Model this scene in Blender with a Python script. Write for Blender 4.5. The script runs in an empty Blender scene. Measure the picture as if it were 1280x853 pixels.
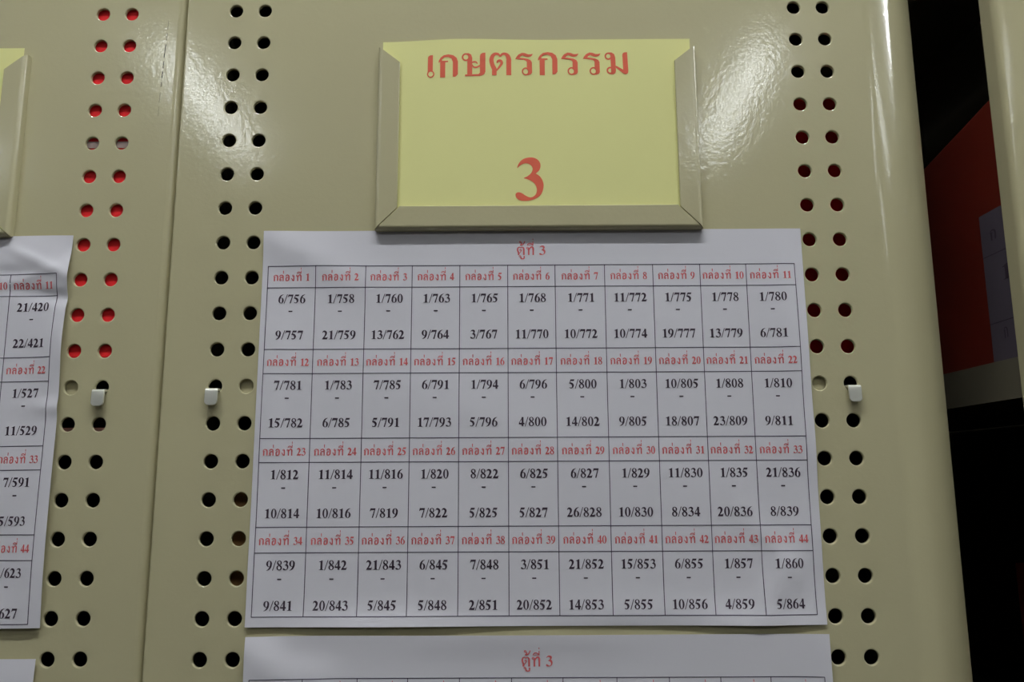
import bpy, math, random
from mathutils import Vector, Matrix
from mathutils.geometry import tessellate_polygon

# ------------------------------------------------------------------ camera, world, lights, exposure
# All building code works in millimetres on the plane of the cabinet fronts:
# x to the right, y into the cabinets, z up, z = 0 on the uppermost hole row; the floor lies 1750 mm below.
ZF = 1.750
S = bpy.context.scene
COL = S.collection
def P(x, y, z): return Vector((x / 1000.0, y / 1000.0, z / 1000.0 + ZF))

cd = bpy.data.cameras.new('camera')
cd.sensor_fit = 'HORIZONTAL'; cd.sensor_width = 36.0; cd.lens = 28.125
cd.clip_start = 0.02; cd.clip_end = 50
cam = bpy.data.objects.new('camera', cd); COL.objects.link(cam)
R = Matrix(((0.99998249, -0.00256352, 0.00533394), (0.00341784, 0.98596795, -0.16689975), (-0.00483124, 0.16691506, 0.98595944)))
# columns of R: right, forward, up
cam.matrix_world = Matrix((
    (R[0][0], R[0][2], -R[0][1], 0.1611),
    (R[1][0], R[1][2], -R[1][1], -0.4279),
    (R[2][0], R[2][2], -R[2][1], -0.2688 + ZF),
    (0, 0, 0, 1)))
S.camera = cam

w = bpy.data.worlds.new('world'); S.world = w; w.use_nodes = True
w.node_tree.nodes['Background'].inputs[0].default_value = (0.9, 0.95, 1, 1)
w.node_tree.nodes['Background'].inputs[1].default_value = 0.02
S.view_settings.view_transform = 'Standard'; S.view_settings.look = 'None'
S.view_settings.gamma = 1; S.view_settings.use_curve_mapping = False
S.view_settings.exposure = -0.47
LAMP_NEAR, LAMP_FAR, LAMP_SIDE, LAMP_RIGHT = 112.0, 42.0, 20.0, 190.0      # glow of the bare tubes
# (x, y, half length, axis, glow, words): one lamp above the front of the central cabinet, the others over the room
LAMPS = [(0.10, -0.58, 0.60, 'x', 'near', 'white tube light on the ceiling right above the central cabinet front'),
         (0.93, -2.18, 0.40, 'y', 'far', 'white ceiling tube light behind the camera, mirrored in the enamel right of the yellow card'),
         (-0.89, -2.18, 0.40, 'y', 'far', 'white ceiling tube light behind the camera, mirrored in the enamel left of the yellow card'),
         (1.95, -2.18, 0.50, 'y', 'side', 'white ceiling tube light behind the camera, second towards the right'),
         (-1.95, -2.18, 0.50, 'y', 'side', 'white ceiling tube light behind the camera, farthest on the left'),
         (2.75, -0.95, 0.60, 'x', 'side', 'white ceiling tube light on the right, parallel to the cabinet fronts'),
         (2.40, -0.10, 0.60, 'x', 'right', 'white ceiling tube light on the right, almost in line with the cabinet fronts'),
         (-2.0, -0.95, 0.60, 'x', 'side', 'white ceiling tube light on the left, parallel to the cabinet fronts'),
         (3.2, -2.60, 0.60, 'x', 'side', 'white ceiling tube light at the far right behind the camera')]

# ------------------------------------------------------------------ materials
def srgb(r, g, b):
    f = lambda c: (c / 255 / 12.92) if c <= 10.3 else ((c / 255 + 0.055) / 1.055) ** 2.4
    return (f(r), f(g), f(b), 1.0)
def mat(name, col, rough=0.6, metal=0.0, bump=None, noise=None, spec=0.5, coat=0.0):
    m = bpy.data.materials.new(name); m.use_nodes = True
    nt = m.node_tree; b = nt.nodes['Principled BSDF']
    b.inputs['Roughness'].default_value = rough; b.inputs['Metallic'].default_value = metal
    b.inputs['Specular IOR Level'].default_value = spec
    b.inputs['Coat Weight'].default_value = coat
    b.inputs['Base Color'].default_value = col
    tc = nt.nodes.new('ShaderNodeTexCoord')
    if noise:
        sc, amt = noise
        n = nt.nodes.new('ShaderNodeTexNoise'); n.inputs['Scale'].default_value = sc; n.inputs['Detail'].default_value = 4
        nt.links.new(tc.outputs['Object'], n.inputs['Vector'])
        mx = nt.nodes.new('ShaderNodeMix'); mx.data_type = 'RGBA'
        mx.inputs[6].default_value = tuple(c * (1 - amt) for c in col[:3]) + (1,)
        mx.inputs[7].default_value = tuple(min(1, c * (1 + amt)) for c in col[:3]) + (1,)
        nt.links.new(n.outputs[0], mx.inputs[0]); nt.links.new(mx.outputs[2], b.inputs['Base Color'])
    if bump:
        sc, dist = bump
        n = nt.nodes.new('ShaderNodeTexNoise'); n.inputs['Scale'].default_value = sc; n.inputs['Detail'].default_value = 2
        nt.links.new(tc.outputs['Object'], n.inputs['Vector'])
        bp = nt.nodes.new('ShaderNodeBump'); bp.inputs['Strength'].default_value = 1.0
        bp.inputs['Distance'].default_value = dist
        nt.links.new(n.outputs[0], bp.inputs['Height']); nt.links.new(bp.outputs[0], b.inputs['Normal'])
    return m
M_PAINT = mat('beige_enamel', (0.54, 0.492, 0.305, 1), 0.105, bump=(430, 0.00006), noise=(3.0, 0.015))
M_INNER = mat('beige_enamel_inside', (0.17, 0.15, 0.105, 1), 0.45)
M_PAPER = mat('white_paper', (0.76, 0.735, 0.785, 1), 0.75, bump=(900, 0.00001), spec=0.25)
M_CARD = mat('yellow_card', (0.86, 0.83, 0.36, 1), 0.8, bump=(700, 0.00002), spec=0.2)
M_REDINK = mat('red_ink', (0.72, 0.145, 0.15, 1), 0.7, spec=0.2)
M_CARDINK = mat('red_ink_on_yellow', (0.80, 0.15, 0.085, 1), 0.7, spec=0.2)
M_BLKINK = mat('black_ink', (0.055, 0.035, 0.055, 1), 0.6, spec=0.3)
M_LINEINK = mat('line_ink', (0.07, 0.05, 0.09, 1), 0.6, spec=0.3)
M_ZINC = mat('zinc_plated_steel', (0.86, 0.85, 0.76, 1), 0.36, metal=0.75, bump=(600, 0.00003))
M_RED = mat('red_bookcloth', (0.80, 0.02, 0.025, 1), 0.7, bump=(60, 0.0008), spec=0.2)
M_SHADEDRED = mat('orange_red_board_shaded', (0.16, 0.012, 0.003, 1), 0.55, noise=(12, 0.2))  # orange-red board, its colour darkened to carry the shade of the gap
M_BROWN = mat('brown_cardboard', (0.42, 0.22, 0.08, 1), 0.85, noise=(30, 0.15))
M_TAPE = mat('grey_tape', (0.30, 0.22, 0.20, 1), 0.6)
M_PINK = mat('pink_paper', (0.80, 0.38, 0.32, 1), 0.8)
M_SHADEDLABEL = mat('label_paper_shaded', (0.10, 0.08, 0.105, 1), 0.8)  # pale paper with the dimness of the gap mixed into its colour
M_GREEN = mat('yellow_green_board', (0.35, 0.33, 0.05, 1), 0.7)
M_SCUFF = mat('scuff', (0.10, 0.09, 0.07, 1), 0.6)
M_WALL = mat('cream_wall', (0.12, 0.115, 0.10, 1), 0.9)
M_CEIL = mat('ceiling_white', (0.50, 0.50, 0.48, 1), 0.9)
M_FLOOR = mat('floor_tile', (0.07, 0.067, 0.062, 1), 0.4, noise=(2, 0.1))
def glow(name, st):
    m = bpy.data.materials.new(name); m.use_nodes = True; nt = m.node_tree
    e = nt.nodes.new('ShaderNodeEmission'); e.inputs[0].default_value = (0.94, 0.985, 1.0, 1); e.inputs[1].default_value = st
    nt.links.new(e.outputs[0], nt.nodes['Material Output'].inputs[0]); return m
M_TUBE = {'near': glow('tube_glow_near', LAMP_NEAR), 'far': glow('tube_glow_far', LAMP_FAR), 'side': glow('tube_glow_side', LAMP_SIDE), 'right': glow('tube_glow_right', LAMP_RIGHT)}
M_HOUSING = mat('lamp_housing_white', (0.8, 0.8, 0.8, 1), 0.5)

# ------------------------------------------------------------------ object helpers
def base(name, loc_mm, label, cat, group=None):
    o = bpy.data.objects.new(name, None); COL.objects.link(o); o.location = P(*loc_mm)
    o.empty_display_size = 0.05
    o['label'] = label; o['category'] = cat
    if group: o['group'] = group
    return o
def world_loc(o):
    v = Vector((0, 0, 0))
    while o is not None: v = v + o.location; o = o.parent
    return v
class MB:
    """collects vertices in millimetres and faces; build() links ONE mesh object"""
    def __init__(s): s.v = []; s.f = []
    def add(s, vs, fs):
        n = len(s.v); s.v += vs; s.f += [tuple(i + n for i in f) for f in fs]; return s
    def box(s, x0, x1, y0, y1, z0, z1):
        return s.add([(x0, y0, z0), (x1, y0, z0), (x1, y1, z0), (x0, y1, z0), (x0, y0, z1), (x1, y0, z1), (x1, y1, z1), (x0, y1, z1)],
                     [(0, 1, 5, 4), (1, 2, 6, 5), (2, 3, 7, 6), (3, 0, 4, 7), (4, 5, 6, 7), (3, 2, 1, 0)])
    def build(s, name, m, parent=None, origin=None, smooth=None, bevel=0, seg=2, label=None, kind=None, group=None, cat=None):
        o_w = world_loc(parent) if parent is not None else (P(*origin) if origin else Vector((0, 0, 0)))
        me = bpy.data.meshes.new(name)
        me.from_pydata([tuple(P(*v) - o_w) for v in s.v], [], s.f); me.validate()
        me.materials.append(m)
        if smooth is not None:
            me.shade_smooth() if smooth >= 180 else me.set_sharp_from_angle(angle=math.radians(smooth))
            if smooth < 180:
                for p in me.polygons: p.use_smooth = True
        o = bpy.data.objects.new(name, me); COL.objects.link(o)
        if parent is not None: o.parent = parent
        else: o.location = o_w
        if bevel:
            b = o.modifiers.new('bevel', 'BEVEL'); b.width = bevel / 1000; b.segments = seg; b.limit_method = 'ANGLE'
            b.harden_normals = False
        if label: o['label'] = label
        if kind: o['kind'] = kind
        if group: o['group'] = group
        if cat: o['category'] = cat
        return o

# ------------------------------------------------------------------ the room
T = 40
X0, X1, Y0, Y1, Z0, Z1 = -5200, 5200, -4600, 1700, -1750, 1060
MB().box(X0 - T, X1 + T, Y0 - T, Y1 + T, Z0 - T, Z0).build('floor', M_FLOOR, kind='structure')
MB().box(X0 - T, X1 + T, Y0 - T, Y1 + T, Z1, Z1 + T).build('ceiling', M_CEIL, kind='structure')
MB().box(X0 - T, X0, Y0, Y1, Z0, Z1).build('wall_left', M_WALL, kind='structure')
MB().box(X1, X1 + T, Y0, Y1, Z0, Z1).build('wall_right', M_WALL, kind='structure')
MB().box(X0 - T, X1 + T, Y0 - T, Y0, Z0, Z1).build('wall_front', M_WALL, kind='structure')
MB().box(X0 - T, X1 + T, Y1, Y1 + T, Z0, Z1).build('wall_back', M_WALL, kind='structure')
for (lx, ly, hl, ax, gl, words) in LAMPS:
    lx *= 1000; ly *= 1000; hl *= 1000; alongx = ax == 'x'
    t = base('ceiling_light', (lx, ly, 1060), words, 'ceiling light', 'fluorescent ceiling lights')
    hx, hy = (hl + 30, 40) if alongx else (40, hl + 30)
    MB().box(lx - hx, lx + hx, ly - hy, ly + hy, 1025, 1060).build('housing', M_HOUSING, t, bevel=4)
    tube = MB(); n = 12
    for e in (-hl, hl):
        for k in range(n):
            a = 2 * math.pi * k / n; p, q = 20 * math.cos(a), 1000 + 20 * math.sin(a)
            tube.v.append((lx + e, ly + p, q) if alongx else (lx - p, ly + e, q))
    tube.f = [(k, (k + 1) % n, n + (k + 1) % n, n + k) for k in range(n)]
    tube.build('tube', M_TUBE[gl], t, label='glowing white tube')
    for e in (-hl - 14, hl + 14):
        cx, cy = (lx + e, ly) if alongx else (lx, ly + e)
        MB().box(cx - 13, cx + 13, cy - 13, cy + 13, 980, 1026).build('lamp_holder', M_HOUSING, t)

# ------------------------------------------------------------------ perforated cabinet fronts
HS, HP, HR = 16.8, 20.02, 3.75      # pair spacing, row pitch, hole radius
def bend(u0, z0, z1, left_col, kind, ydef, sgn=1):
    """profile of a folded vertical edge as a list of (x, y)"""
def round_profile(x, sgn):
    """rounded corner post: soft bend, long shallow curve, tight return, flank"""
    pts = [(0.0, 0.0, 0)]
    px, py, a = 0.0, 0.0, 0.0
    for R_, a1, n in ((16, 20, 8), (86, 50, 24), (9, 90, 10)):
        a1 = math.radians(a1)
        for k in range(n):
            b = a + (a1 - a) * (k + 1) / n
            pts.append((px + R_ * (math.sin(b) - math.sin(a)), py + R_ * (math.cos(a) - math.cos(b)), b))
        px, py, a = pts[-1][0], pts[-1][1], a1
    pts.append((px, 42, a)); pts.append((px - 22, 42, a)); 
    return [(x + sgn * p[0], p[1]) for p in pts]
def fold_profile(x, sgn, r, depth=26):
    pts = []
    for k in range(9):
        a = math.radians(90 * k / 8)
        pts.append((x + sgn * (-r + r * math.sin(a)), r - r * math.cos(a)))
    pts.append((x, depth))
    return pts
def front(parent, y0, xa, xb, cols, ztop, zbot, lprof, rprof, zoff=0.0):
    """one pressed sheet: hole cells, plain fields between them, folded left and right edges"""
    mb = MB()
    rows = list(range(-6, 34))
    zt = 6.5 * HP + zoff; zb = -33.5 * HP + zoff
    def quad(x0, x1, z0, z1): mb.add([(x0, y0, z0), (x1, y0, z0), (x1, y0, z1), (x0, y0, z1)], [(0, 1, 2, 3)])
    edges = [xa]
    for c in cols: edges += [c - HS / 2, c + HS * 1.5]
    edges.append(xb)
    for k in range(0, len(edges), 2): quad(edges[k], edges[k + 1], zb, zt)
    quad(xa, xb, zt, ztop); quad(xa, xb, zbot, zb)
    hw, hh = HS / 2, HP / 2
    ca = math.atan2(hh, hw)
    for c in cols:
        for q in (0, 1):
            for r in rows:
                vis = -1 <= r <= 19
                n = 44 if vis else 20
                angs = sorted([2 * math.pi * k / n + 1e-4 for k in range(n)] + [ca, math.pi - ca, math.pi + ca, 2 * math.pi - ca])
                cx, cz = c + q * HS, -r * HP + zoff
                N = len(angs); vs = []
                for a in angs:
                    s = min(hw / max(abs(math.cos(a)), 1e-9), hh / max(abs(math.sin(a)), 1e-9))
                    vs.append((cx + s * math.cos(a), y0, cz + s * math.sin(a)))
                for rad, dy in ((HR + 0.6, 0), (HR + 0.2, 0.15), (HR, 0.55), (HR, 1.6), (HR + 1.2, 1.6)):
                    for a in angs: vs.append((cx + rad * math.cos(a), y0 + dy, cz + rad * math.sin(a)))
                fs = []
                vs[N:N] = vs[N:2 * N]            # the flat field keeps vertices of its own, so only the rolled rim is shaded round
                for L in (0, 2, 3, 4, 5):
                    for i in range(N):
                        j = (i + 1) % N
                        fs.append((L * N + i, L * N + j, (L + 1) * N + j, (L + 1) * N + i)[::-1])
                mb.add(vs, fs)
    for prof, rev in ((lprof, True), (rprof, False)):
        vs = []
        for (x, y) in prof: vs += [(x, y0 + y, zbot), (x, y0 + y, ztop)]
        fs = []
        for k in range(len(prof) - 1):
            f = (2 * k, 2 * k + 2, 2 * k + 3, 2 * k + 1)
            fs.append(f[::-1] if rev else f)
        mb.add(vs, fs)
    return mb.build('perforated_front', M_PAINT, parent, smooth=35)

ZT, ZB = 420, -1640
def carcass(t, x0, x1, y0, open_left=False):
    D = 900
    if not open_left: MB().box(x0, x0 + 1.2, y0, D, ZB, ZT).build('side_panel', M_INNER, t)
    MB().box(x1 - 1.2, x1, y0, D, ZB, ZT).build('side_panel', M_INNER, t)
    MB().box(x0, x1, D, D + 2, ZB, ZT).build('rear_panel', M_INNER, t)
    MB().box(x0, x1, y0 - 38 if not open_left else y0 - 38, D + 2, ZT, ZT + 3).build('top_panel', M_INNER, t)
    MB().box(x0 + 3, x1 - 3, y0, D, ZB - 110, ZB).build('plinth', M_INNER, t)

# middle cabinet
c3 = base('shelving_cabinet', (180, 450, -1750), 'central beige steel cabinet with perforated front and rounded right edge, carrying the full yellow card', 'cabinet', 'beige steel shelving cabinets')
front(c3, 0, -27.4, 364, [0, 325.1], ZT, ZB, fold_profile(-28.8, -1, 1.4)[::1], round_profile(364, 1))
carcass(c3, -28, 405, 43)
# left cabinet
c2 = base('shelving_cabinet', (-230, 450, -1750), 'beige steel shelving cabinet at the left with red cloth showing through its holes', 'cabinet', 'beige steel shelving cabinets')
front(c2, 2.5, -420, -35, [-404.2, -79.1], ZT, ZB, fold_profile(-436.0, -1, 1.4), fold_profile(-30.6, 1, 4.4))
carcass(c2, -434, -31, 40)
# right cabinet, open towards the gap
RX = 459.7
rp = round_profile(0, 1)
wd = max(p[0] for p in rp)
c4 = base('shelving_cabinet', (650, 450, -1750), 'beige steel shelving cabinet at the right frame edge, only its rounded left edge visible', 'cabinet', 'beige steel shelving cabinets')
front(c4, 0, RX + wd, 880, [RX + wd + 22], ZT, ZB, [(RX + wd - p[0], p[1]) for p in rp], fold_profile(884.4, 1, 4.4))
carcass(c4, RX + 12, 884, 43, open_left=True)

# shelves and brackets inside
def shelf(t, x0, x1, y0, y1, z, lip=0, lipx=None):
    m = MB().box(x0, x1, y0, y1, z - 2, z)
    if lip: m.box(lipx, lipx + 2, y0, y1, z - lip, z)
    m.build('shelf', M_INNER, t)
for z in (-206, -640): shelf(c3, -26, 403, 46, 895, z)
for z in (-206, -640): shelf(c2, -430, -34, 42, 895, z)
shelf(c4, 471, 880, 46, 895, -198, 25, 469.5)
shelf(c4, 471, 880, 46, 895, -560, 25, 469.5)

def bracket(t, xb, y0, xh):
    """beige bracket plate right behind the sheet at the blind hole, zinc hook out of the next hole"""
    z = -220.2
    m = MB().box(xb - 7.5, xb + 7.5, y0 + 2.4, y0 + 3.6, z - 8, z + 9)
    m.build('shelf_bracket', M_PAINT, t)
    # hook: strip swept along (y, z) with a width per station
    path = [(7.0, -1.2), (1.8, -1.2), (-1.6, -1.2)]
    for k in range(1, 7):
        a = math.radians(90 * k / 6)
        path.append((-1.6 - 1.5 * math.sin(a), -1.2 - 1.5 * (1 - math.cos(a))))
    path += [(-3.25, -5.0), (-3.4, -8.2)]
    for k in range(1, 7):
        a = k / 6.0
        path.append((-3.4 - 0.1 * a, -8.2 - 2.2 * a))
    hw = [3.55, 3.55, 3.45] + [3.4] * 6 + [3.4, 3.4] + [3.4 - 2.5 * (1 - math.sqrt(max(0, 1 - (k / 6.0) ** 2))) for k in range(1, 7)]
    th = 1.3
    vs = []; fs = []; n = len(path)
    for i, (y, zz) in enumerate(path):
        a = path[max(0, i - 1)]; b = path[min(n - 1, i + 1)]
        dy, dz = b[0] - a[0], b[1] - a[1]; L = math.hypot(dy, dz)
        ny, nz = -dz / L * -1, dy / L * -1      # towards the inside of the bend
        ny, nz = (dz / L, -dy / L)
        oy, oz = y - ny * 0, zz - nz * 0
        iy, iz = y - ny * th, zz - nz * th
        for (yy, z2) in ((oy, oz), (iy, iz)):
            vs += [(xh - hw[i], y0 + yy, z + z2), (xh + hw[i], y0 + yy, z + z2)]
    for i in range(n - 1):
        a, b = 4 * i, 4 * i + 4
        fs += [(a, a + 1, b + 1, b), (a + 2, b + 2, b + 3, a + 3), (a, b, b + 2, a + 2), (a + 1, a + 3, b + 3, b + 1)]
    fs += [(0, 2, 3, 1), (4 * n - 4, 4 * n - 3, 4 * n - 1, 4 * n - 2)]
    MB().add(vs, fs).build('hook_tab', M_ZINC, t, bevel=0.25, smooth=40, label='bent silver metal tab hanging out of a hole')
bracket(c2, -79.1, 2.5, -62.6)
bracket(c3, 16.8, 0, -0.7)
bracket(c3, 325.1, 0, 342.6)

# scuff marks beside the left cabinet's right edge
m = MB()
random.seed(4)
for (xa, za, ln, wd_) in ((-40.2, -4, 6, .12), (-40.6, -12, 5, .16), (-41.0, -19, 9, .3), (-41.4, -29.5, 5, .3), (-41.7, -36, 4.5, .25), (-41.9, -43, 3, .3), (-42.1, -49, 7, .12), (-42.3, -58, 6, .1)):
    n = 8; vs = []; fs = []
    for k in range(n + 1):
        x = xa - 0.05 * ln * k / n + random.uniform(-.1, .1); ww = wd_ * random.uniform(.5, 1.3) * (0.3 if k in (0, n) else 1)
        vs += [(x - ww, 2.46, za - ln * k / n), (x + ww, 2.46, za - ln * k / n)]
    for k in range(n): fs.append((2 * k, 2 * k + 2, 2 * k + 3, 2 * k + 1))
    m.add(vs, fs)
m.build('scuff_mark', M_SCUFF, c2, kind='stuff', label='thin dark scratches beside the edge')

# ------------------------------------------------------------------ label holders (part > rails)
def rail(parent, a, b, inward, w, d, y0, mit0, mit1, th=1.0):
    """folded rail from a to b (x, z), lip width w, standing d proud of the sheet"""
    ax, az = a; bx, bz = b; L = math.hypot(bx - ax, bz - az); ux, uz = (bx - ax) / L, (bz - az) / L
    ix, iz = inward; r = 2.2
    prof = [(0, 0)]
    for k in range(8):
        t = math.radians(90 * k / 7); prof.append((r - r * math.cos(t), -(d - r) - r * math.sin(t)))
    prof += [(r + .5, -d), (w - .8, -d), (w - .3, -d), (w, -d + .3), (w, -d + th), (th + 1.6, -d + th), (th, -d + th + 1.6), (th, 0)]
    vs = []; n = len(prof)
    for e in (0, 1):
        for (u, y) in prof:
            s = mit0 * u if e == 0 else L - mit1 * u
            vs.append((ax + ux * s + ix * u, y0 + y, az + uz * s + iz * u))
    fs = [(i, (i + 1) % n, n + (i + 1) % n, n + i) for i in range(n)]
    fs += [tuple(range(n))[::-1], tuple(range(n, 2 * n))]
    # consistent winding
    o = MB().add(vs, fs).build('rail', M_PAINT, parent, smooth=40)
    return o
def fix_normals(o):
    import bmesh
    bm = bmesh.new(); bm.from_mesh(o.data); bmesh.ops.recalc_face_normals(bm, faces=bm.faces); bm.to_mesh(o.data); bm.free()
def holder(cab, x0, x1, zt, zb, y0, d=5.3):
    h = MB().box(x0 + 1.5, x1 - 1.5, y0 - 0.9, y0 - 0.05, zb + 1.5, zt - 10).build('label_holder', M_PAINT, cab)
    g = 0.25
    for o in (rail(h, (x0, zb + g), (x0 - .0, zt), (1, 0), 12.3, d, y0, 1.0, 0.8),
              rail(h, (x1, zb + g), (x1, zt), (-1, 0), 12.3, d, y0, 1.0, 0.8),
              rail(h, (x0 + g * 2, zb), (x1 - g * 2, zb), (0, 1), 13.3, d, y0, 1.0, 1.0)):
        fix_normals(o)
    return h
holder(c3, 84.6, 265.6, -25.8, -134.6, 0)
holder(c2, -299.5, -118.3, -27.4, -136.0, 2.5)

# ------------------------------------------------------------------ lettering
def catmull(pts, n=7, closed=False):
    out = []; N = len(pts)
    rng = range(N) if closed else range(N - 1)
    for i in rng:
        g = lambda k: pts[k % N] if closed else pts[min(max(k, 0), N - 1)]
        p0, p1, p2, p3 = g(i - 1), g(i), g(i + 1), g(i + 2)
        for k in range(n):
            t = k / n
            out.append(tuple(0.5 * ((2 * b) + (-a + c) * t + (2 * a - 5 * b + 4 * c - d) * t * t + (-a + 3 * b - 3 * c + d) * t ** 3) for a, b, c, d in zip(p0, p1, p2, p3)))
    if not closed: out.append(tuple(pts[-1]))
    return out
class Glyph:
    def __init__(s, adv): s.adv = adv; s.v = []; s.t = []
    def poly(s, pts):
        n = len(s.v); s.v += [tuple(p) for p in pts]
        s.t += [tuple(i + n for i in t) for t in tessellate_polygon([[Vector((p[0], p[1], 0)) for p in pts]])]; return s
    def curve(s, pts, n=5): return s.poly([p[:2] for p in catmull(pts, n, True)])
    def stroke(s, pts, n=5, sm=True):
        c = catmull(pts, n) if sm else pts
        k0 = len(s.v)
        for i, (x, y, w_) in enumerate(c):
            a = c[max(0, i - 1)]; b = c[min(len(c) - 1, i + 1)]
            dx, dy = b[0] - a[0], b[1] - a[1]; L = math.hypot(dx, dy) or 1
            w_ = max(w_, .5)
            s.v += [(x - dy / L * w_ / 2, y + dx / L * w_ / 2), (x + dy / L * w_ / 2, y - dx / L * w_ / 2)]
        for i in range(len(c) - 1):
            a = k0 + 2 * i; s.t += [(a, a + 1, a + 3), (a, a + 3, a + 2)]
        return s
    def bold(s, pts): return s.stroke([(x, y, w_ * 1.22) for x, y, w_ in pts])
    def ring(s, cx, cy, rx, ry, ix, iy, n=20, ox=0, oy=0):
        k0 = len(s.v)
        for i in range(n):
            a = 2 * math.pi * i / n
            s.v += [(cx + rx * math.cos(a), cy + ry * math.sin(a)), (cx + ox + ix * math.cos(a), cy + oy + iy * math.sin(a))]
        for i in range(n):
            a = k0 + 2 * i; b = k0 + 2 * ((i + 1) % n); s.t += [(a, b, b + 1), (a, b + 1, a + 1)]
        return s
    def rect(s, x0, x1, y0, y1): return s.poly([(x0, y0), (x1, y0), (x1, y1), (x0, y1)])
    def orient(s):
        o = []
        for a, b, c in s.t:
            A, B, C_ = s.v[a], s.v[b], s.v[c]
            cr = (B[0] - A[0]) * (C_[1] - A[1]) - (B[1] - A[1]) * (C_[0] - A[0])
            if abs(cr) < 1e-9: continue
            o.append((a, b, c) if cr > 0 else (a, c, b))
        s.t = o; return s
G = {}
A = 74
G['0'] = Glyph(A).ring(37, 50, 33, 51, 12.5, 45, 28)
G['1'] = Glyph(A).poly([(27, 0), (51, 0), (51, 100), (46, 100), (10, 85), (10, 81), (20, 83), (27, 78)]).rect(10, 66, 0, 4).poly([(20, 4), (27, 10), (51, 10), (58, 4)])
G['2'] = Glyph(A).stroke([(5, 71, 2), (14, 87, 12), (31, 90, 20), (46, 79, 24), (48, 64, 23), (40, 44, 17), (26, 25, 12), (10, 8, 9)]).poly([(3, 3), (3, 0), (62, 0), (71, 27), (67, 28), (58, 19), (16, 19)])
three = [(315, 290), (330, 238), (365, 185), (420, 147), (490, 130), (560, 134), (620, 165), (655, 215), (660, 270), (640, 325), (592, 368)]
three2 = [(592, 372), (650, 415), (690, 480), (704, 545), (690, 630), (650, 700), (580, 748), (500, 772), (420, 778), (350, 768), (305, 735), (290, 695), (300, 662), (335, 650), (380, 662), (430, 695), (490, 724), (535, 722), (580, 690), (601, 640), (599, 580), (572, 525), (520, 480), (460, 455), (415, 444)]
three3 = [(415, 434), (470, 410), (520, 365), (544, 310), (530, 260), (490, 228), (440, 218), (390, 232), (345, 262), (322, 288)]
tp = [p for a in (three, three2, three3) for p in catmull(a, 4)]
G['3'] = Glyph(A).poly([((x - 290) * 100 / 648 + 5, (778 - y) * 100 / 648) for x, y in tp])
G['4'] = Glyph(A).rect(37, 59, 0, 100).rect(4, 71, 21, 37).poly([(4, 24), (4, 37), (45, 100), (52, 100), (40, 80), (13, 37), (20, 30)])
G['5'] = Glyph(A).poly([(21, 100), (62, 100), (68, 101), (61, 81), (21, 81)]).poly([(21, 100), (5, 53), (10, 50), (25, 83)]).stroke([(6, 56, 6), (20, 58, 17), (38, 50, 23), (49, 34, 24), (44, 15, 16), (30, 4, 8), (16, 7, 9), (8, 9, 9)])
G['6'] = Glyph(A).ring(38, 32, 33, 33, 11.5, 28, 26).stroke([(67, 101, 2), (50, 95, 8), (33, 82, 16), (20, 60, 21), (16, 36, 20)])
g9 = Glyph(A); g9.v = [(74 - x, 99 - y) for x, y in G['6'].v]; g9.t = list(G['6'].t); G['9'] = g9
G['7'] = Glyph(A).poly([(11, 100), (3, 69), (8, 69), (18, 80), (54, 80), (27, -1), (42, -1), (70, 95), (70, 100)])
G['8'] = Glyph(A).ring(37, 76, 28, 25, 13, 19, 24).ring(37, 26, 32, 27, 15, 20, 24).poly([(14, 66), (28, 74), (62, 40), (52, 28)])
G['/'] = Glyph(42).poly([(-2, -3), (7, -3), (44, 102), (35, 102)])
G['-'] = Glyph(50).rect(4, 46, 24, 37)
G[' '] = Glyph(34)
def zg(adv, x0, yb, sc, *polys):
    g = Glyph(adv); f = lambda p: ((p[0] - x0) * sc, (yb - p[1]) * sc) + tuple(c * sc for c in p[2:])
    for kind, pts in polys:
        if kind == 'p': g.poly([f(p) for p in pts])
        elif kind == 's': g.stroke([f(p) for p in pts])
        elif kind == 'r':
            cx, cy, ro, ri = pts; c = f((cx, cy)); g.ring(c[0], c[1], ro * sc, ro * sc, ri * sc, ri * sc)
    return g
K = 100 / 255.0
TH = {}
TH['e'] = zg(0, 140, 465, K, ('r', (178, 426, 42, 28)), ('p', [(146, 238), (154, 224), (172, 213), (201, 212), (201, 395), (185, 390), (165, 390), (144, 404)]))
TH['k'] = zg(0, 268, 462, K, ('p', [(265, 298), (270, 272), (290, 238), (325, 212), (375, 203), (430, 212), (470, 242), (486, 285), (486, 425), (472, 444), (455, 457), (428, 457), (428, 290), (413, 250), (375, 232), (335, 236), (303, 262), (306, 275), (375, 275), (374, 290), (342, 292), (342, 465), (285, 465), (285, 288)]))
TH['S'] = zg(0, 530, 450, K, ('r', (575, 236, 45, 28)), ('p', [(575, 192), (605, 191), (635, 207), (648, 245), (648, 435), (592, 435), (592, 268), (606, 245), (600, 220)]),
             ('p', [(567, 432), (720, 428), (745, 402), (797, 400), (788, 425), (770, 440), (735, 450), (567, 452)]),
             ('p', [(735, 225), (742, 204), (762, 190), (797, 187), (797, 405), (735, 410)]),
             ('s', [(642, 297, 15), (668, 290, 18), (692, 293, 17), (706, 312, 12)]), ('s', [(646, 322, 12), (665, 348, 18), (700, 350, 18), (742, 328, 16)]))
TH['t'] = zg(0, 842, 443, K, ('s', [(966, 234, 14), (985, 208, 26), (1018, 202, 30), (1048, 222, 44), (1062, 262, 54), (1062, 300, 55), (1062, 443, 55)]),
             ('s', [(966, 234, 14), (945, 207, 26), (908, 202, 32), (880, 225, 42), (866, 270, 48), (876, 325, 48), (898, 372, 52), (898, 400, 52), (898, 443, 52)]),
             ('s', [(918, 395, 14), (955, 350, 22), (982, 305, 30), (968, 280, 30), (940, 282, 24), (930, 305, 16)]))
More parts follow.
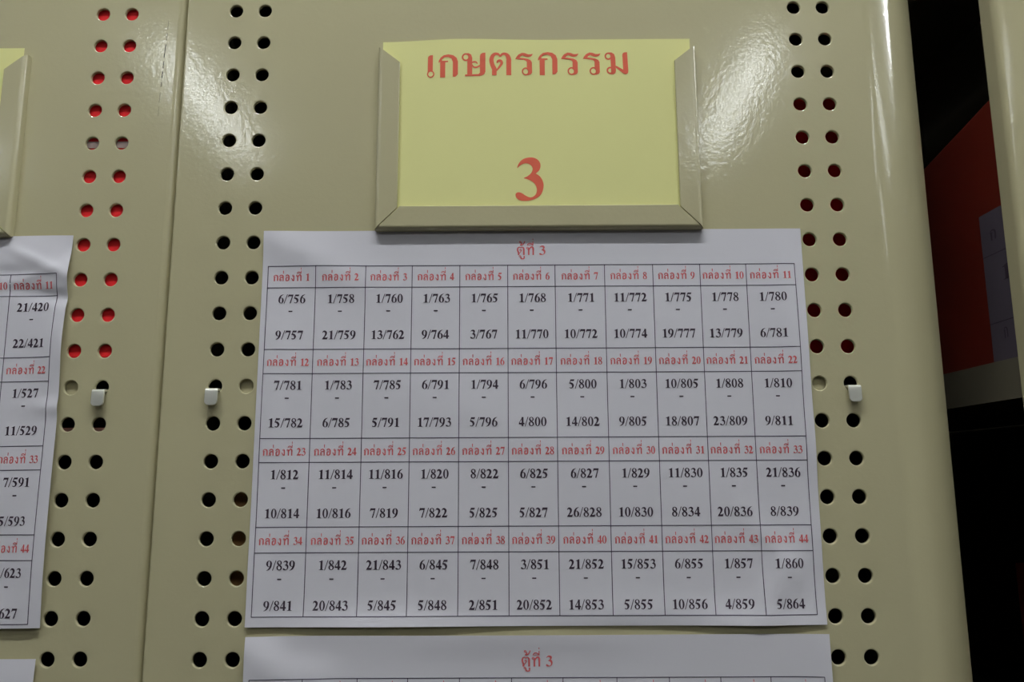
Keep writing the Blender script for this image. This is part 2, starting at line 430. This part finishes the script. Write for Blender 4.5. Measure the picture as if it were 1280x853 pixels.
TH['r'] = zg(0, 468, 440, K, ('r', (584, 401, 45, 30)), ('p', [(466, 262), (480, 236), (502, 210), (540, 191), (575, 194), (610, 208), (640, 208), (666, 202), (655, 222), (640, 234), (612, 239), (585, 235), (550, 220), (528, 230), (515, 246), (560, 251), (605, 259), (638, 274), (654, 300), (655, 415), (642, 434), (618, 442), (590, 444), (608, 420), (610, 392), (597, 376), (597, 295), (588, 282), (560, 270)]))
TH['m'] = zg(0, 960, 440, K, ('r', (1003, 234, 42, 25)), ('p', [(1000, 191), (1040, 191), (1070, 210), (1082, 248), (1086, 400), (1078, 428), (1055, 441), (1025, 440), (1032, 410), (1028, 268), (1042, 245), (1030, 212)]),
             ('r', (1022, 396, 42, 24)), ('p', [(1082, 342), (1100, 348), (1170, 388), (1185, 438), (1170, 432), (1085, 364)]),
             ('p', [(1163, 220), (1170, 200), (1190, 190), (1218, 190), (1226, 400), (1222, 425), (1205, 439), (1185, 440), (1170, 420)]))
# small consonants and marks of the printed lists, 100 units = consonant height
TH['n1'] = None
TH['l'] = Glyph(73).rect(56, 73, 0, 72).bold([(8, 66, 10), (14, 86, 12), (35, 96, 12), (56, 88, 14), (64, 70, 17)]).bold([(62, 52, 10), (42, 62, 12), (18, 52, 13), (10, 30, 14)]).ring(19, 16, 17, 17, 7, 8, 12).poly([(2, 14), (16, 14), (18, 40), (4, 40)])
TH['o'] = Glyph(64).ring(26, 58, 15, 15, 6, 7, 12).bold([(5, 76, 8), (16, 92, 12), (38, 97, 13), (56, 80, 17), (58, 50, 18), (55, 20, 17), (34, 5, 12), (14, 10, 15), (12, 35, 15), (14, 55, 12)])
TH['ng'] = Glyph(54).ring(31, 85, 15, 15, 6, 7, 12).rect(34, 52, 10, 86).bold([(2, 46, 8), (18, 22, 12), (34, 6, 14), (50, 12, 12)])
TH['th'] = Glyph(89).ring(14, 84, 15, 15, 6, 7, 12).rect(18, 36, 0, 86).bold([(30, 55, 8), (44, 86, 12), (64, 97, 14), (78, 84, 17), (80, 60, 18)]).rect(71, 89, 0, 66)
TH['ii'] = Glyph(0).bold([(0, 2, 5), (14, 20, 8), (38, 25, 9), (62, 10, 9), (70, 3, 10)]).rect(0, 74, 0, 6).rect(63, 73, 0, 46)
TH['ek'] = Glyph(0).poly([(0, 0), (11, 0), (11, 47), (-2, 47)])
TH['tho'] = Glyph(0).ring(10, 40, 14, 13, 5, 5, 10).bold([(20, 34, 8), (26, 14, 12), (12, 4, 9), (30, 3, 9), (52, 20, 9), (64, 48, 9)])
TH['uu'] = Glyph(0).ring(8, -14, 13, 12, 5, 5, 10).bold([(18, -16, 10), (22, -40, 14), (40, -46, 10), (56, -40, 12), (58, -12, 14)])
for d in (G, TH):
    for k_, g_ in d.items():
        if g_ is not None: g_.orient()

class Ink:
    """printed marks laid on a sheet: everything in sheet millimetres, u right, v down"""
    def __init__(s, sheet, lift): s.sheet = sheet; s.lift = lift; s.mb = MB()
    def glyph(s, g, u, v, sx, sy, shear=0.0):
        vs = [s.sheet.at(u + x * sx, v - y * sy + shear * x, s.lift) for x, y in g.v]
        s.mb.add(vs, g.t)
    def text(s, txt, uc, v, h, wf=0.92):
        sx = h / 100 * wf; W_ = sum(G[c].adv for c in txt) * sx; u = uc - W_ / 2
        for c in txt: s.glyph(G[c], u, v, sx, h / 100); u += G[c].adv * sx
    def strip(s, u0, v0, u1, v1, w_, n):
        du, dv = u1 - u0, v1 - v0; L = math.hypot(du, dv); nu, nv = -dv / L * w_ / 2, du / L * w_ / 2
        vs = []
        for k in range(n + 1):
            a = k / n; vs += [s.sheet.at(u0 + du * a + nu, v0 + dv * a + nv, s.lift), s.sheet.at(u0 + du * a - nu, v0 + dv * a - nv, s.lift)]
        s.mb.add(vs, [(2 * k, 2 * k + 2, 2 * k + 3, 2 * k + 1)[::1] for k in range(n)])

class Sheet:
    def __init__(s, x, z, y, W_, H_, bumps, tilt=0.0, base_=0.5):
        s.x, s.z, s.y, s.W, s.H, s.b, s.tilt, s.base = x, z, y, W_, H_, bumps, math.radians(tilt), base_
    def disp(s, u, v):
        d = s.base
        for (u0, v0, su, sv, ang, amp) in s.b:
            a = math.radians(ang); du, dv = u - u0, v - v0
            p = (du * math.cos(a) + dv * math.sin(a)) / su; q = (-du * math.sin(a) + dv * math.cos(a)) / sv
            d += amp * math.exp(-(p * p + q * q) / 2)
        return max(d, 0.15)
    def at(s, u, v, lift=0.0):
        c, k = math.cos(s.tilt), math.sin(s.tilt)
        return (s.x + u * c + v * k * -1, s.y - s.disp(u, v) - lift, s.z - v * c - u * k * -1 * -1)
    def mesh(s, name, m, label, cat, group=None, step=3.0, edge=None):
        nu, nv = max(2, int(s.W / step)), max(2, int(s.H / step))
        mb = MB()
        for j in range(nv + 1):
            for i in range(nu + 1):
                u, v = s.W * i / nu, s.H * j / nv
                if edge: u2, v2 = edge(u, v)
                else: u2, v2 = u, v
                mb.v.append(s.at(u2, v2))
        for j in range(nv):
            for i in range(nu):
                a = j * (nu + 1) + i; mb.f.append((a, a + nu + 1, a + nu + 2, a + 1))
        # back of the sheet and its cut edges keep vertices of their own, so the face stays evenly shaded
        NF = len(mb.v); row = nu + 1
        back = [(x, y + 0.11, z) for x, y, z in mb.v]
        mb.add(back, [(a, b, c, d)[::-1] for a, b, c, d in list(mb.f)])
        rim = [i for i in range(row)] + [j * row + nu for j in range(1, nv + 1)] + [nv * row + i for i in range(nu - 1, -1, -1)] + [j * row for j in range(nv - 1, 0, -1)]
        K_ = len(rim); vs = [mb.v[i] for i in rim] + [mb.v[NF + i] for i in rim]
        mb.add(vs, [(k, (k + 1) % K_, K_ + (k + 1) % K_, K_ + k) for k in range(K_)])
        return mb.build(name, m, None, origin=(s.x + s.W / 2, s.y - s.base, s.z - s.H), smooth=180, label=label, cat=cat, group=group)

CU = [3.1, 29.5, 56.9, 82.4, 108.6, 134.9, 160.9, 188.1, 214.6, 240.5, 265.8, 292.4]
RV = [20.1, 32.2, 66.5, 79.7, 114.4, 127.0, 160.4, 173.4, 205.2]
def header(ink, uc, v, num):
    h = 3.45; k = h / 100; k2 = k * 1.0
    W_ = (532 + 71 * len(num)) * k * 0.97
    u = uc - W_ / 2; sx = k * 0.97
    ink.glyph(TH['k'], u, v, sx * 0.92, k)
    ink.glyph(TH['l'], u + 96 * sx, v, sx, k)
    ink.glyph(TH['ek'], u + 157 * sx, v - 120 * k, sx, k)
    ink.glyph(TH['o'], u + 196 * sx, v, sx, k)
    ink.glyph(TH['ng'], u + 292 * sx, v, sx, k)
    ink.glyph(TH['th'], u + 372 * sx, v, sx, k)
    ink.glyph(TH['ii'], u + 386 * sx, v - 119 * k, sx, k)
    ink.glyph(TH['ek'], u + 450 * sx, v - 180 * k, sx * .8, k * 0.7)
    uu = u + 528 * sx
    for c in num: ink.glyph(G[c], uu, v, sx * 1.02, k * 1.17); uu += 72 * sx
def title(ink, u, v, num):
    k = 4.7 / 100
    g = TH['t']
    ink.glyph(g, u, v, k * 0.95, k)
    ink.glyph(TH['uu'], u + 28 * k, v, k * 1.0, k)
    ink.glyph(TH['tho'], u + 30 * k, v - 118 * k, k, k)
    ink.glyph(TH['th'], u + 112 * k, v, k, k)
    ink.glyph(TH['ii'], u + 122 * k, v - 116 * k, k, k)
    ink.glyph(TH['ek'], u + 186 * k, v - 180 * k, k * .7, k * 0.35)
    ink.glyph(G[num], u + 258 * k, v, k * 1.12, k * 1.14)
def table(obj_, sh, data, first=1, rows=4, cols=range(11), du=0.0, dv=0.0, t_u=140.0, num='3', vmax=999):
    red = Ink(sh, 0.14); blk = Ink(sh, 0.14); ln = Ink(sh, 0.11)
    ttl = Ink(sh, 0.14); title(ttl, t_u, 14.4 + dv, num); ttl.mb.build('title_print', M_REDINK, obj_, kind='stuff', label='red printed title')
    hl = RV[:2 * rows + 1] if vmax > 900 else [v for v in RV if v < vmax]
    for v in hl: ln.strip(CU[0] + du - .15, v + dv, CU[-1] + du + .15, v + dv, 0.40, 90)
    for u in CU: ln.strip(u + du, hl[0] + dv, u + du, hl[-1] + dv if len(hl) > 1 else sh.H - 1, 0.40, 60)
    for r in range(rows):
        for c in cols:
            if RV[2 * r + 2 if 2 * r + 2 < 9 else 8] > vmax: continue
            uc = (CU[c] + CU[c + 1]) / 2 + du
            header(red, uc, RV[2 * r] + dv + (8.3 if r == 0 else 9.0), str(first + r * 11 + c))
            a, b = data[r][c]
            v1 = RV[2 * r + 1] + dv
            sk = 0.0
            if a: blk.text(a, uc + 0.5, v1 + 8.7 + sk, 4.85)
            blk.glyph(G['-'], uc - 1.2, v1 + 14.8, 0.05, 0.05)
            if b: blk.text(b, uc, v1 + 28.8 + sk, 4.85)
    red.mb.build('heading_print', M_REDINK, obj_, label='red printed headings', kind='stuff')
    blk.mb.build('number_print', M_BLKINK, obj_, label='black printed numbers', kind='stuff')
    ln.mb.build('table_lines', M_LINEINK, obj_, label='thin dark table lines')

D3 = [[('6/756', '9/757'), ('1/758', '21/759'), ('1/760', '13/762'), ('1/763', '9/764'), ('1/765', '3/767'), ('1/768', '11/770'), ('1/771', '10/772'), ('11/772', '10/774'), ('1/775', '19/777'), ('1/778', '13/779'), ('1/780', '6/781')],
      [('7/781', '15/782'), ('1/783', '6/785'), ('7/785', '5/791'), ('6/791', '17/793'), ('1/794', '5/796'), ('6/796', '4/800'), ('5/800', '14/802'), ('1/803', '9/805'), ('10/805', '18/807'), ('1/808', '23/809'), ('1/810', '9/811')],
      [('1/812', '10/814'), ('11/814', '10/816'), ('11/816', '7/819'), ('1/820', '7/822'), ('8/822', '5/825'), ('6/825', '5/827'), ('6/827', '26/828'), ('1/829', '10/830'), ('11/830', '8/834'), ('1/835', '20/836'), ('21/836', '8/839')],
      [('9/839', '9/841'), ('1/842', '20/843'), ('21/843', '5/845'), ('6/845', '5/848'), ('7/848', '2/851'), ('3/851', '20/852'), ('21/852', '14/853'), ('15/853', '5/855'), ('6/855', '10/856'), ('1/857', '4/859'), ('1/860', '5/864')]]
# middle list
sh = Sheet(22.9, -134.0, 0, 297.2, 210.2, [
    (20, 12, 7, 30, -62, 1.6), (8, 95, 5, 28, 4, 1.4), (0, 190, 8, 25, 0, 1.0),
    (70, 212, 40, 6, 0, 2.2), (275, 190, 6, 16, 35, 1.8), (262, 212, 22, 7, 0, 2.2),
    (290, 60, 6, 26, -4, 1.6), (297, 120, 5, 14, 0, 1.6), (285, 138, 7, 12, 30, -0.8), (272, 172, 4, 16, -38, 0.9), (283, 180, 8, 14, -30, -0.7), (200, 205, 30, 5, 0, 0.8),
    (150, 2, 60, 12, 0, 0.25), (110, 100, 80, 14, 20, 0.5)])
o = sh.mesh('printed_sheet', M_PAPER, 'large white printed sheet with the full four-row number table below the yellow card', 'paper sheet', 'printed lists on the cabinet fronts')
table(o, sh, D3)
# second list of the middle cabinet, only its head in view
sh = Sheet(24.0, -348.6, 0, 296.4, 210.0, [
    (12, 14, 7, 26, -55, 1.8), (36, 10, 9, 14, 60, -0.8), (34, 17, 7, 5, 0, 1.0), (0, 45, 10, 30, 0, 3.2), (140, 0, 50, 6, 0, 1.0), (296, 30, 8, 30, 0, 1.6)], base_=1.0)
o = sh.mesh('printed_sheet', M_PAPER, 'white printed sheet cut by the bottom edge of the photo under the full number table', 'paper sheet', 'printed lists on the cabinet fronts')
D3b = [[('', '')] * 11] * 4
ink = Ink(sh, 0.14); title(ink, 140.0, 15.2, '3'); ink.mb.build('title_print', M_REDINK, o, kind='stuff', label='red printed title'); ink = Ink(sh, 0.14)
for c in range(11): header(ink, (CU[c] + CU[c + 1]) / 2, RV[0] + 9.0, str(c + 1))
ink.mb.build('heading_print', M_REDINK, o, label='red printed headings', kind='stuff')
ln = Ink(sh, 0.11)
for v in (20.6, 33.0, 204): ln.strip(CU[0], v, CU[-1], v, 0.40, 80)
for u in CU: ln.strip(u, 20.6, u, 204, 0.40, 60)
ln.mb.build('table_lines', M_LINEINK, o, label='thin dark table lines')

# left list, only its right columns in view
D2 = [[('', '')] * 9 + [('1/418', '20/420'), ('21/420', '22/421')],
      [('', '')] * 9 + [('1/525', '20/526'), ('1/527', '11/529')],
      [('', '')] * 9 + [('1/589', '6/591'), ('7/591', '5/593')],
      [('', '')] * 9 + [('1/621', '1/623'), ('2/623', '5/627')]]
sh = Sheet(-381.5, -137.3, 2.5, 297.0, 209.4, [
    (297, 22, 16, 8, 12, 2.6), (290, 35, 16, 2.6, 8, -1.3), (283, 17, 20, 2.2, 26, 0.8), (274, 24, 12, 2.0, -18, 0.6), (291, 12, 3, 12, 30, -0.6), (262, 21, 14, 2.4, 4, -0.6), (268, 12, 30, 9, -24, 1.1), (297, 60, 10, 18, 0, 3.4), (297, 130, 12, 34, 0, 2.2),
    (297, 96, 12, 3.0, 0, 1.0), (292, 185, 12, 30, 0, 2.6), (297, 209, 14, 10, 0, -1.0), (262, 209, 30, 10, 0, 1.8), (268, 150, 5, 30, 20, 0.8)], tilt=-0.45)
o = sh.mesh('printed_sheet', M_PAPER, 'white crinkled printed sheet on the left cabinet, cut by the left photo edge', 'paper sheet', 'printed lists on the cabinet fronts', step=1.6)
table(o, sh, D2, cols=(9, 10), du=-1.4, dv=2.2, num='2')
# lower left list
sh = Sheet(-381.5, -359.6, 2.5, 297.6, 210.0, [(290, 20, 20, 20, 0, 2.0)])
o = sh.mesh('printed_sheet', M_PAPER, 'corner of a white sheet at the bottom left corner of the photo', 'paper sheet', 'printed lists on the cabinet fronts')

# ------------------------------------------------------------------ yellow cards in the holders
def card_edge(u, v):
    return u, v
sh = Sheet(86.8, -21.2, -3.0, 176.0, 111.0, [(60, 0, 28, 16, 0, 0.4)], base_=0.25)
def edge3(u, v):
    if v < 0.01: return u, v + 1.0 * math.exp(-((u) / 22.0) ** 2) - 0.7 * math.exp(-((u - 45) / 20.0) ** 2) + 0.25 * math.exp(-((u - 95) / 16.0) ** 2)
    return u, v
o = sh.mesh('yellow_card', M_CARD, 'yellow card with a red word and a red 3, complete, in the centre holder', 'card', 'yellow cards in the label holders', edge=edge3)
ink = Ink(sh, 0.12)
XU = lambda px: 111.8 + (px - 534) / 2.169 - 86.8
SX, SY = 1 / 2.169 / 9.14 / K, 1 / 2.02 / 9.14 / K
for key, px, py in (('e', 520 + 140 / 9.14, 50 + 465 / 9.14), ('k', 520 + 268 / 9.14, 50 + 463 / 9.14), ('S', 520 + 530 / 9.14, 50 + 451 / 9.14), ('t', 520 + 842 / 9.14, 50 + 444 / 9.14),
                    ('r', 650 - 50 / 9.14, 50 + 441 / 9.14), ('k', 650 + 207 / 9.14, 50 + 443 / 9.14), ('r', 650 + 468 / 9.14, 50 + 440 / 9.14), ('r', 650 + 717 / 9.14, 50 + 440 / 9.14), ('m', 650 + 960 / 9.14, 50 + 440 / 9.14)):
    zz = -44.3 + (100.9 - py) / 2.02
    ink.glyph(TH[key], XU(px), -21.2 - zz, SX, SY)
ink.mb.build('printed_word', M_CARDINK, o, kind='stuff', label='red printed word')
ink = Ink(sh, 0.12)
ink.glyph(G['3'], 162.4 - 86.8 - 1.25, 118.1 - 21.2, 0.245, 0.254)
ink.mb.build('printed_number', M_CARDINK, o, label='large red printed 3')
sh = Sheet(-297.3, -23.0, -0.5, 176.0, 111.0, [(60, 0, 28, 16, 0, 0.9)], base_=0.25)
sh.mesh('yellow_card', M_CARD, 'sliver of a yellow card in the holder at the left photo edge', 'card', 'yellow cards in the label holders')

# ------------------------------------------------------------------ things inside the cabinets
def carton(name, x0, x1, y0, y1, z0, z1, m, label, cat, lid=True, bev=1.0, group=None):
    t = base(name, ((x0 + x1) / 2, (y0 + y1) / 2, z0), label, cat, group)
    MB().box(x0, x1, y0, y1, z0, z1 - (8 if lid else 0)).build('body', m, t, bevel=bev)
    if lid: MB().box(x0 - .8, x1 + .8, y0 - .8, y1 + .8, z1 - 26, z1).build('lid', m, t, bevel=bev)
    return t
t = carton('red_cloth_volume', -425, -50, 4.7, 250, -206, 60, M_RED, 'bright red cloth-covered volume seen through the upper holes of the left cabinet', 'book', lid=False, bev=3)
MB().box(-100, -50.5, 4.2, 4.7, -82.3, -78.4).build('tape_strip', M_TAPE, t, label='greyish brown strip across the red cloth')
carton('red_cloth_volume', 310, 360, 15, 250, -206, -36, M_RED, 'dark red volume seen through the holes on the right of the central cabinet', 'book', lid=False, bev=2)
carton('pink_folder', -100, -45, 9, 240, -246, -241.5, M_PINK, 'pinkish paper edge behind the two holes under the left metal tab', 'folder', lid=False, bev=.5)
carton('cardboard_box', 9, 150, 12, 240, -330, -272, M_BROWN, 'brown cardboard box glimpsed through the holes left of the big number table', 'box', lid=False)
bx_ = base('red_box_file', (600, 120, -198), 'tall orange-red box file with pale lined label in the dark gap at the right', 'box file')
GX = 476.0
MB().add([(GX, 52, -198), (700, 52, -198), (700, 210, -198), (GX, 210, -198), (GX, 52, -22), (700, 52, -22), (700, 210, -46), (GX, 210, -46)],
         [(0, 1, 5, 4), (1, 2, 6, 5), (2, 3, 7, 6), (3, 0, 4, 7), (4, 5, 6, 7), (3, 2, 1, 0)]).build('body', M_SHADEDRED, bx_, bevel=1)
lb = MB().box(GX - .6, GX - .05, 52, 92, -197.5, -97.8).build('spine_label', M_SHADEDLABEL, bx_, label='pale ruled paper label with dark letters')
mb = MB()
def side_glyph(gl, y, z, sx, sy): mb.add([(GX - .75, y - p[0] * sx, z + p[1] * sy) for p in gl.v], list(gl.t))
side_glyph(TH['k'], 81.5, -117.5, .075, .07); side_glyph(G['1'], 74, -146, .14, .10); side_glyph(TH['k'], 78, -183, .05, .07)
for z in (-127, -172): mb.add([(GX - .7, 92, z), (GX - .7, 52, z), (GX - .7, 52, z + .6), (GX - .7, 92, z + .6)], [(0, 1, 2, 3)])
mb.build('label_print', M_BLKINK, lb, label='dark letters and ruled lines', kind='stuff')
carton('red_box_file', 540, 700, 60, 200, -558, -335, M_SHADEDRED, 'red box file in deep shade on the lower shelf in the gap', 'box file', lid=False)
